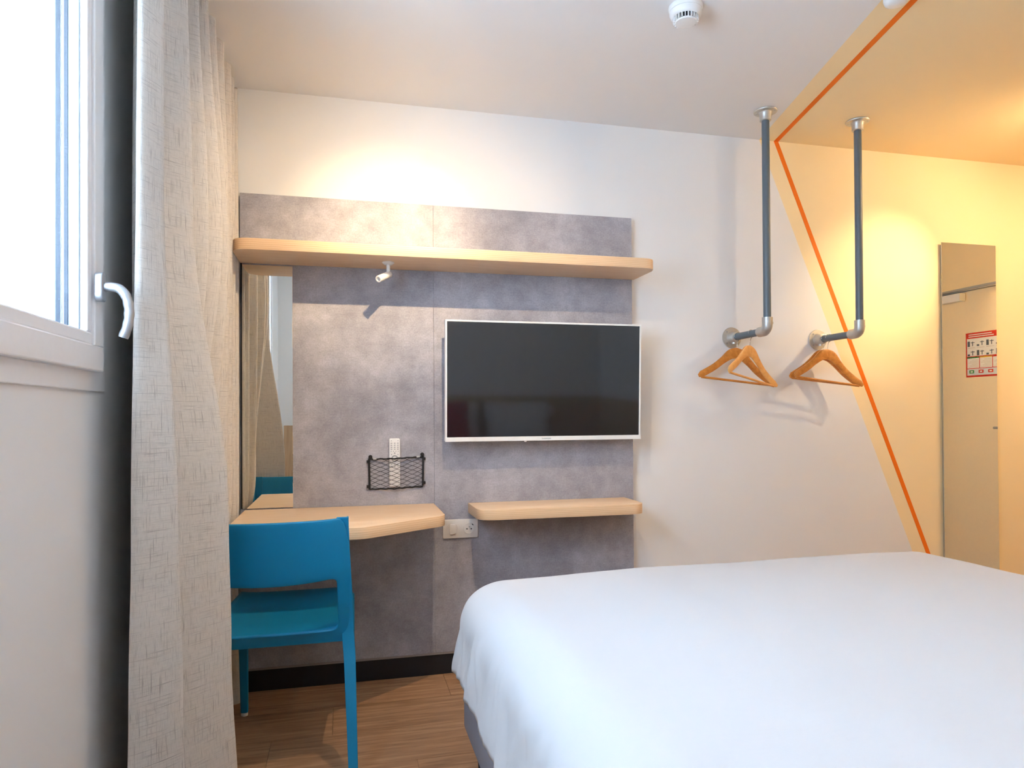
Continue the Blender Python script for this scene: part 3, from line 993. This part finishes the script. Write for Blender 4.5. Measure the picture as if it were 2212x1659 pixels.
# seat: shallow dish, higher at the front edge
def seat_pt(u, v):
    x = CX + 0.045 * v + (u - 0.5) * 2 * (0.216 - 0.020 * v)
    y = 2.305 + 0.475 * v
    e = abs(u - 0.5) * 2
    z = 0.442 + 0.026 * v - 0.012 * (1 - e ** 2) * (1 - v) * 1.2 + 0.006 * e ** 6
    if v > 0.90:
        z -= 0.9 * (v - 0.90) ** 2 * 2
    return (x, y, z)
st = obj('seat', grid_bm(seat_pt, 24, 24), 'teal', ch, 180)
solidify(st, 0.014, 0)
for s in (-1, 1):
    # rear upright and leg in one piece, L-shaped section
    pth = [(CX + s * (hw(z) - 0.003), back_y(CX + s * 0.24, z), z) for z in (0.817, 0.79, 0.70, 0.60, 0.50, 0.43)]
    pth += [(CX + s * 0.2495, 2.285, 0.36), (CX + s * 0.252, 2.235, 0.18), (CX + s * 0.255, 2.175, 0.0)]
    sec = [(-0.036, 0.0078), (0.004, 0.0078), (0.004, -0.034), (-0.002, -0.034), (-0.002, -0.005), (-0.036, -0.005)]
    bm = bmesh.new()
    rings = []
    for k_i, p in enumerate(pth):
        p = Vector(p)
        z = p.z
        wf = 0.45 + 0.55 * smoothstep(0.83, 0.75, z)
        wl_ = 0.034 - 0.010 * smoothstep(0.40, 0.0, z)
        rings.append([bm.verts.new(p + Vector((s * (a if a > -0.01 else -wl_ * (0.25 + 0.75 * smoothstep(0.83, 0.815, z))), -c_ * (wf if c_ < -0.01 else 1), 0))) for a, c_ in sec])
    for r0, r1 in zip(rings[:-1], rings[1:]):
        for i in range(6):
            bm.faces.new((r0[i], r0[(i + 1) % 6], r1[(i + 1) % 6], r1[i]))
    bm.faces.new(rings[0]); bm.faces.new(rings[-1])
    lg = obj('leg', bm, 'teal', ch, 40)
    md = lg.modifiers.new('round', 'BEVEL'); md.width = 0.0016; md.segments = 2; md.limit_method = 'ANGLE'; md.angle_limit = math.radians(50)
    # front leg
    FX = CX + 0.045
    pth = [(FX + s * 0.192, 2.715, 0.452), (FX + s * 0.194, 2.745, 0.30), (FX + s * 0.196, 2.785, 0.012)]
    sec = [(-0.018, -0.016), (0.018, -0.016), (0.018, 0.016), (-0.018, 0.016)]
    bm = bmesh.new()
    rings = []
    for p in pth:
        k_ = 0.72 + 0.28 * p[2] / 0.45
        rings.append([bm.verts.new((p[0] + a * k_, p[1] + c_ * k_, p[2])) for a, c_ in sec])
    for r0, r1 in zip(rings[:-1], rings[1:]):
        for i in range(4):
            bm.faces.new((r0[i], r0[(i + 1) % 4], r1[(i + 1) % 4], r1[i]))
    bm.faces.new(rings[0]); bm.faces.new(rings[-1])
    fl = obj('leg', bm, 'teal', ch, 40)
    md = fl.modifiers.new('round', 'BEVEL'); md.width = 0.004; md.segments = 2
    obj('foot', lathe([(0, 0.0), (0.012, 0.0), (0.013, 0.003), (0.012, 0.012), (0, 0.012)], (FX + s * 0.196, 2.785, 0.0), n=16), 'white_plastic', fl, 40)
    # side rail under the seat
    obj('side_rail', prism([(CX + s * 0.212 - 0.007, 2.315), (CX + s * 0.212 + 0.007, 2.315), (FX + s * 0.196 + 0.007, 2.74), (FX + s * 0.196 - 0.007, 2.74)], 0.402, 0.440, 'z', 0.003), 'teal', ch)
obj('front_rail', box(CX + 0.045 - 0.190, CX + 0.045 + 0.190, 2.722, 2.736, 0.415, 0.452, 0.003), 'teal', ch)

# ------------------------------------------------------------------ bed
BX0, BX1, BY0, BY1 = 0.342, 1.940, -0.195, 2.10
bed = root('bed', (1.14, 0.95, 0), 'grey upholstered double bed base on dark legs', 'bed')
out = round_poly([(BX0, BY0), (BX1, BY0), (BX1, BY1), (BX0, BY1)], [0.02, 0.02, 0.06, 0.06], 8)
obj('base', prism(out, 0.195, 0.40, 'z', 0.008, 3), 'bed_fabric', bed, 40)
out = round_poly([(BX0 + 0.01, BY0), (BX1 - 0.01, BY0), (BX1 - 0.01, BY1 - 0.01), (BX0 + 0.01, BY1 - 0.01)], [0.03, 0.03, 0.07, 0.07], 8)
obj('mattress', prism(out, 0.40, 0.585, 'z', 0.03, 4), 'mattress', bed, 40)
for x in (BX0 + 0.045, BX1 - 0.045):
    for y in (0.02, 1.895):
        obj('leg', lathe([(0, 0), (0.028, 0), (0.033, 0.19), (0.033, 0.197), (0, 0.197)], (x, y, 0), n=20), 'plinth', bed, 40)

# duvet: a cloth that lies on the mattress and drapes over its edges
DX0, DX1, DY0, DY1 = 0.465, 1.915, 0.22, 1.985
DR = 0.145
DTOP = 0.652
SIDE, FOOT = 0.346, 0.385
def duvet_pt(u, v):
    ax0, ax1 = DX0 - SIDE, DX1 + SIDE
    ay0, ay1 = DY0, DY1 + FOOT
    px = ax0 + (ax1 - ax0) * u
    py = ay0 + (ay1 - ay0) * v
    cx_, cy_ = min(max(px, DX0), DX1), min(max(py, DY0), DY1)
    dx, dy = px - cx_, py - cy_
    L = (abs(dx) ** 3.4 + abs(dy) ** 3.4) ** (1 / 3.4)
    n2 = math.hypot(dx, dy)
    nx, ny_ = (dx / n2, dy / n2) if n2 > 1e-9 else (0, 0)
    q = DR * math.pi / 2
    if L < q:
        off, drop = DR * math.sin(L / DR), DR * (1 - math.cos(L / DR))
    else:
        off, drop = DR + 0.13 * (L - q), DR + (L - q)
    z = DTOP - drop
    # filling makes the top plump in the middle and soft towards the left edge
    plump = smoothstep(0.0, 0.5, (px - DX0 + 0.15)) * smoothstep(0.0, 0.35, (DX1 + 0.15 - px)) * smoothstep(0.0, 0.4, DY1 + 0.15 - py)
    top = max(0.0, 1 - drop / 0.08)
    z += top * (0.006 * plump - 0.012 * (1 - smoothstep(0.0, 0.45, px - DX0)) + 0.006 * noise.noise(Vector((px * 2.4, py * 2.1, 0.3))) + 0.0035 * noise.noise(Vector((px * 6.0, py * 5.0, 4.0))))
    # folds on the hanging part
    hang = smoothstep(0.06, 0.30, drop)
    per = (px if abs(dy) > abs(dx) else -py) + 0.6 * math.atan2(ny_, -nx) * 0.3
    fold = 0.010 * noise.noise(Vector((per * 7.0, drop * 1.5, 1.0))) + 0.009 * noise.noise(Vector((per * 15.0 + drop * 5, drop * 2.0, 5.0)))
    mid = smoothstep(0.05, 0.16, drop) * (1 - 0.8 * smoothstep(0.22, 0.32, drop))
    off += hang * fold * 0.9 + mid * (0.010 * noise.noise(Vector((per * 24.0 + drop * 9, drop * 4.0, 2.5))) + 0.006 * noise.noise(Vector((per * 44.0 - drop * 14, drop * 5.0, 7.5))))
    z += hang * 0.006 * noise.noise(Vector((per * 4.0, 2.0, 8.0)))
    return (cx_ + nx * off, cy_ + ny_ * off, z)
dv = tag(obj('duvet', grid_bm(duvet_pt, 190, 190), 'duvet', None, 180), 'plump white duvet spread over the bed', 'duvet')
solidify(dv, 0.012, -1)

def pillow(name, cx_, cy_, cz_, w_, h_, t_, lean, mat, label, cat, group=None):
    r = root(name, (cx_, cy_, cz_), label, cat, group)
    def shell(sgn):
        def f(u, v):
            a, c_ = 2 * u - 1, 2 * v - 1
            th = t_ * (max(0, 1 - abs(a) ** 2.6) ** 0.5) * (max(0, 1 - abs(c_) ** 2.6) ** 0.5)
            k = 1 - 0.07 * (1 - abs(a)) * abs(c_)
            k2 = 1 - 0.07 * (1 - abs(c_)) * abs(a)
            return Vector((a * w_ * k2, sgn * th, c_ * h_ * k + h_))
        return f
    bm = grid_bm(shell(1), 22, 18)
    merge(bm, grid_bm(shell(-1), 22, 18))
    bmesh.ops.remove_doubles(bm, verts=bm.verts, dist=0.0005)
    bmesh.ops.rotate(bm, matrix=Matrix.Rotation(lean, 3, 'X'), verts=bm.verts, cent=(0, 0, 0))
    obj('cover', bm, mat, r, 180, local=True)
    return r
pillow('pillow', 0.80, 0.02, 0.60, 0.34, 0.22, 0.10, math.radians(24), 'duvet', 'white pillow leaning on the headboard behind the red cushion', 'pillow', 'pillows at the headboard')
pillow('pillow', 1.47, 0.02, 0.60, 0.30, 0.22, 0.10, math.radians(24), 'duvet', 'white pillow leaning on the headboard beside the round lamp', 'pillow', 'pillows at the headboard')
pillow('cushion', 0.78, 0.30, 0.672, 0.22, 0.20, 0.07, math.radians(30), 'red', 'dark red cushion reflected at the left edge of the television', 'cushion')

hb = root('headboard', (0.9, YB, 0), 'pale oak headboard panel reflected in the desk mirror and the television', 'headboard')
obj('panel', box(-0.516, 2.2995, YB + 0.0005, YB + 0.034, 0.0, 1.05, 0.002), 'headboard', hb)
obj('return_panel', box(2.276, 2.2995, YB + 0.036, 1.21, 0.0, 1.05, 0.002), 'headboard', hb)
rl = root('reading_lamp', (1.78, YB + 0.034, 0.90), 'round white reading lamp on the headboard reflected in the television', 'lamp')
obj('disc', lathe([(0, 0), (0.05, 0), (0.055, 0.008), (0.05, 0.018), (0, 0.022)], (1.78, YB + 0.0345, 0.92), (0, 1, 0), 32), 'white_plastic', rl, 50)

# ------------------------------------------------------------------ clothes rails
def flange(c, ax, name, parent, collar=0.042, r=0.052):
    o = obj(name, lathe([(0, 0), (r * 0.94, 0), (r, 0.003), (r * 0.97, 0.007), (0.031, 0.0085), (0.0265, 0.014), (0.025, collar), (0.0235, collar + 0.001), (0, collar + 0.001)], c, ax, 36), 'galv', parent, 38)
    u, v = frame_of(Vector(ax))
    for k in range(4):
        a = math.radians(45 + 90 * k)
        p = Vector(c) + (u * math.cos(a) + v * math.sin(a)) * r * 0.76 + Vector(ax) * 0.0068
        obj('screw', lathe([(0, 0.0025), (0.004, 0.0018), (0.0048, 0.0), (0, 0.0)], p, ax, 12), 'silver', o, 50)
    return o

def clothes_rail(x, label):
    yv, zh = 2.745, 1.505
    r = root('clothes_rail', (x, D, zh), label, 'clothes rail', 'pipe clothes rails')
    flange((x, yv, H - 0.0003), (0, 0, -1), 'ceiling_flange', r, 0.045)
    flange((x, D - 0.0003, zh), (0, -1, 0), 'wall_flange', r, 0.048)
    obj('upright_pipe', tube([(x, yv, H - 0.04), (x, yv, zh + 0.045)], 0.0168, 20), 'pipe', r, 60)
    obj('hanging_pipe', tube([(x, D - 0.044, zh), (x, yv + 0.045, zh)], 0.0168, 20), 'pipe', r, 60)
    R_ = 0.030
    pth = [(x, yv, zh + 0.060)] + [(x, yv + R_ * (1 - math.cos(a)), zh + R_ * (1 - math.sin(a))) for a in [math.radians(t) for t in range(0, 91, 15)]] + [(x, yv + 0.060, zh)]
    el = obj('elbow', tube(pth, 0.0232, 22), 'galv', r, 60)
    obj('grub_screw', lathe([(0, 0), (0.006, 0), (0.0055, 0.006), (0, 0.006)], (x + 0.022, yv, zh + 0.035), (1, 0, 0), 14), 'galv', el, 40)
    ws = obj('set_screw_boss', lathe([(0, 0), (0.012, 0), (0.0115, 0.012), (0, 0.012)], (x, D - 0.026, zh - 0.021), (0, 0, -1), 16), 'galv', r, 40)
    return r
clothes_rail(1.850, 'grey pipe clothes rail nearer the television')
clothes_rail(2.338, 'grey pipe clothes rail beside the orange stripe')

def hanger(x, y, zpipe, yaw, tilt, mat, label, lower=0.0):
    """wooden hanger; its hook rests on the pipe at local (0,0,0)"""
    r = root('clothes_hanger', (x, y, zpipe + 0.0168), label, 'hanger', 'wooden clothes hangers')
    # hook: loop over the pipe, then the stem
    R_ = 0.0188
    pth = [(R_ * math.cos(a), 0, -R_ + 0.002 + R_ * math.sin(a)) for a in [math.radians(t) for t in range(190, -21, -15)]]
    pth += [(0.012, 0, -0.030), (0.002, 0, -0.040), (0, 0, -0.050), (0, 0, -0.075)]
    obj('hook', tube(spline(pth, 3), 0.0014, 8), 'chrome', r, 60, local=True)
    for s in (-1, 1):
        pts = [(0, 0, -0.098), (s * 0.030, -0.002, -0.108), (s * 0.065, -0.006, -0.138), (s * 0.110, -0.012, -0.178), (s * 0.160, -0.022, -0.212), (s * 0.192, -0.034, -0.232)]
        sp2 = spline(pts, 6)
        bm = bmesh.new()
        rings = []
        n = len(sp2)
        for i, p in enumerate(sp2):
            t = i / (n - 1)
            hh = 0.026 - 0.010 * smoothstep(0.1, 0.5, t)
            if t > 0.9:
                hh *= 1 - 0.5 * (t - 0.9) / 0.1
            tt = 0.0065 - 0.001 * t
            sec = []
            for a in range(10):
                an = 2 * math.pi * a / 10
                ca, sa = math.cos(an), math.sin(an)
                sec.append((math.copysign(abs(ca) ** 0.6, ca) * tt, math.copysign(abs(sa) ** 0.6, sa) * hh))
            nxt = sp2[min(i + 1, n - 1)] - sp2[max(i - 1, 0)]
            nxt.normalize()
            up = Vector((-nxt.z * s, 0, nxt.x * s)).normalized()
            if i == 0:
                up = Vector((0, 0, 1))
            sd = Vector((0, 1, 0))
            rings.append([bm.verts.new(Vector(p) + sd * a + up * c_) for a, c_ in sec])
        for r0, r1 in zip(rings[:-1], rings[1:]):
            for i in range(10):
                bm.faces.new((r0[i], r0[(i + 1) % 10], r1[(i + 1) % 10], r1[i]))
        bm.faces.new(rings[0]); bm.faces.new(rings[-1])
        obj('arm', bm, mat, r, 50, local=True)
    obj('trouser_bar', tube([(-0.176, -0.028, -0.236), (0.176, -0.028, -0.236)], 0.0055, 12), mat, r, 60, local=True)
    r.rotation_euler = (0, tilt, yaw)
    return r
hanger(1.850, 2.980, 1.505, math.radians(-6), math.radians(6.5), 'hanger_honey', 'honey wooden hanger nearer the wall on the rail by the television')
hanger(1.850, 2.872, 1.505, math.radians(24), math.radians(9), 'hanger_pale', 'pale wooden hanger in front on the rail by the television')
hanger(2.338, 2.984, 1.505, math.radians(-4), math.radians(6), 'hanger_honey', 'honey wooden hanger nearer the wall on the rail by the orange stripe')
hanger(2.338, 2.955, 1.505, math.radians(-1), math.radians(7), 'hanger_honey', 'honey wooden hanger in front on the rail by the orange stripe')

# ------------------------------------------------------------------ smoke detector
sx_, sy_ = 1.116, 2.100
sd_ = root('smoke_detector', (sx_, sy_, H), 'round white smoke detector on the ceiling', 'smoke detector')
obj('base', lathe([(0, 0), (0.056, 0), (0.057, -0.004), (0.055, -0.016), (0, -0.016)], (sx_, sy_, H), n=40), 'white_plastic', sd_, 40)
dm = obj('dome', lathe([(0, -0.014), (0.0535, -0.014), (0.0535, -0.024), (0.050, -0.032), (0.043, -0.037), (0.041, -0.037), (0.041, -0.030), (0, -0.030)], (sx_, sy_, H), n=40), 'white_plastic', sd_, 40)
obj('dark_chamber', lathe([(0, -0.031), (0.0325, -0.031), (0.0325, -0.049), (0, -0.049)], (sx_, sy_, H), n=32), 'dark', sd_)
obj('cap', lathe([(0, -0.049), (0.036, -0.049), (0.034, -0.054), (0.026, -0.056), (0, -0.056)], (sx_, sy_, H), n=36), 'white_plastic', sd_, 40)
for k in range(24):
    a = 2 * math.pi * k / 24
    bm = box(0.0335, 0.0425, -0.0016, 0.0016, -0.051, -0.032)
    bmesh.ops.rotate(bm, matrix=Matrix.Rotation(a, 3, 'Z'), verts=bm.verts, cent=(0, 0, 0))
    o = obj('rib', bm, 'white_plastic', sd_, local=True)

# ------------------------------------------------------------------ tall mirror, entrance door, notice
tm = root('tall_mirror', (3.273, D, 0.2), 'tall frameless mirror on the wall beyond the clothes rails', 'mirror')
obj('backing', box(3.103, 3.443, D - 0.014, D - 0.0003, 0.21, 2.03), simple('mirror_backing', (150, 148, 136), 0.6), tm)
obj('glass', box(3.093, 3.453, D - 0.0185, D - 0.0142, 0.20, 2.040, 0.0015, 2), 'mirror', tm)

dr = root('door_1', (XR, 1.90, 0), kind='structure', label='cream entrance door with a closer reflected in the tall mirror')
obj('leaf', box(XR + 0.01, XR + 0.05, 1.49, 2.306, 0.002, 2.032, 0.002), simple('cream_door', (249, 229, 190), 0.5), dr)
bm = box(XR - 0.012, XR + 0.06, 1.47, 1.49, 0, 2.06, 0.002)
box(XR - 0.012, XR + 0.06, 2.308, 2.33, 0, 2.06, 0.002, bm=bm)
box(XR - 0.012, XR + 0.06, 1.49, 2.308, 2.036, 2.06, 0.002, bm=bm)
obj('door_frame', bm, 'white_plastic', dr)
obj('door_closer', box(XR - 0.045, XR + 0.0098, 1.53, 1.850, 1.962, 2.022, 0.004), 'white_plastic', dr)
obj('closer_rail', box(XR - 0.040, XR - 0.0125, 1.51, 2.19, 2.038, 2.054, 0.002), 'silver', dr)
obj('door_handle', tube([(XR + 0.012, 2.24, 1.02), (XR - 0.045, 2.24, 1.02), (XR - 0.050, 2.22, 1.02), (XR - 0.050, 2.12, 1.02)], 0.009, 12), 'silver', dr, 50)

PX = XR + 0.010
ps = root('safety_notice', (PX, 2.01, 1.39), 'red and white safety notice on the entrance door', 'notice')
PY0, PY1, PZ0, PZ1 = 1.848, 2.176, 1.390, 1.718   # read from the room: left edge at PY1
def pbox(u0, u1, v0, v1, mat, lift, name='print'):
    """u runs left to right for the reader (towards -y), v upwards, both 0..1"""
    ya, yb_ = PY1 - u1 * (PY1 - PY0), PY1 - u0 * (PY1 - PY0)
    za, zb = PZ0 + v0 * (PZ1 - PZ0), PZ0 + v1 * (PZ1 - PZ0)
    return obj(name, box(PX - 0.0012 - 0.0003 * lift, PX - 0.0002, ya, yb_, za, zb), mat, ps)
pbox(0, 1, 0, 1, 'p_red', 0, 'sheet')
pbox(0.03, 0.97, 0.47, 0.87, 'p_white', 1, 'picture_panel')
for k in range(3):
    pbox(0.03 + k * 0.318, 0.03 + k * 0.318 + 0.30, 0.20, 0.455, 'p_white', 1, 'text_panel')
    pbox(0.03 + k * 0.318, 0.03 + k * 0.318 + 0.30, 0.425, 0.455, ('p_red', 'p_yellow', 'p_green')[k], 2, 'heading')
    for q in range(6):
        pbox(0.05 + k * 0.318, 0.05 + k * 0.318 + 0.25 - 0.04 * (q % 3), 0.225 + q * 0.031, 0.233 + q * 0.031, 'p_line', 2, 'text_line')
pbox(0.03, 0.97, 0.04, 0.185, 'p_pale', 1, 'symbol_panel')
for k in range(2):
    pbox(0.35 - 0.05 * k, 0.93, 0.945 - k * 0.045, 0.965 - k * 0.045, 'p_white', 1, 'title_line')
for r in range(2):
    for k in range(4):
        u0 = 0.06 + k * 0.235
        v0 = 0.70 - r * 0.21
        pbox(u0 + 0.05, u0 + 0.07, v0, v0 + 0.10, 'p_grey', 2, 'figure')
        pbox(u0 + 0.01, u0 + 0.11, v0 + 0.07, v0 + 0.085, 'p_grey', 2, 'figure')
        pbox(u0 + 0.13, u0 + 0.19, v0 - 0.01, v0 + (0.11 if (k + r) % 2 else 0.03), 'p_grey', 2, 'figure')
        pbox(u0, u0 + 0.19, v0 - 0.045, v0 - 0.037, 'p_line', 2, 'text_line')
for k, m_ in enumerate(('p_green', 'p_red', 'p_red', 'p_green')):
    u0 = 0.09 + k * 0.235
    pbox(u0, u0 + 0.12, 0.085, 0.155, m_, 2, 'symbol')
    pbox(u0 + 0.03, u0 + 0.09, 0.105, 0.135, 'p_white', 3, 'symbol')
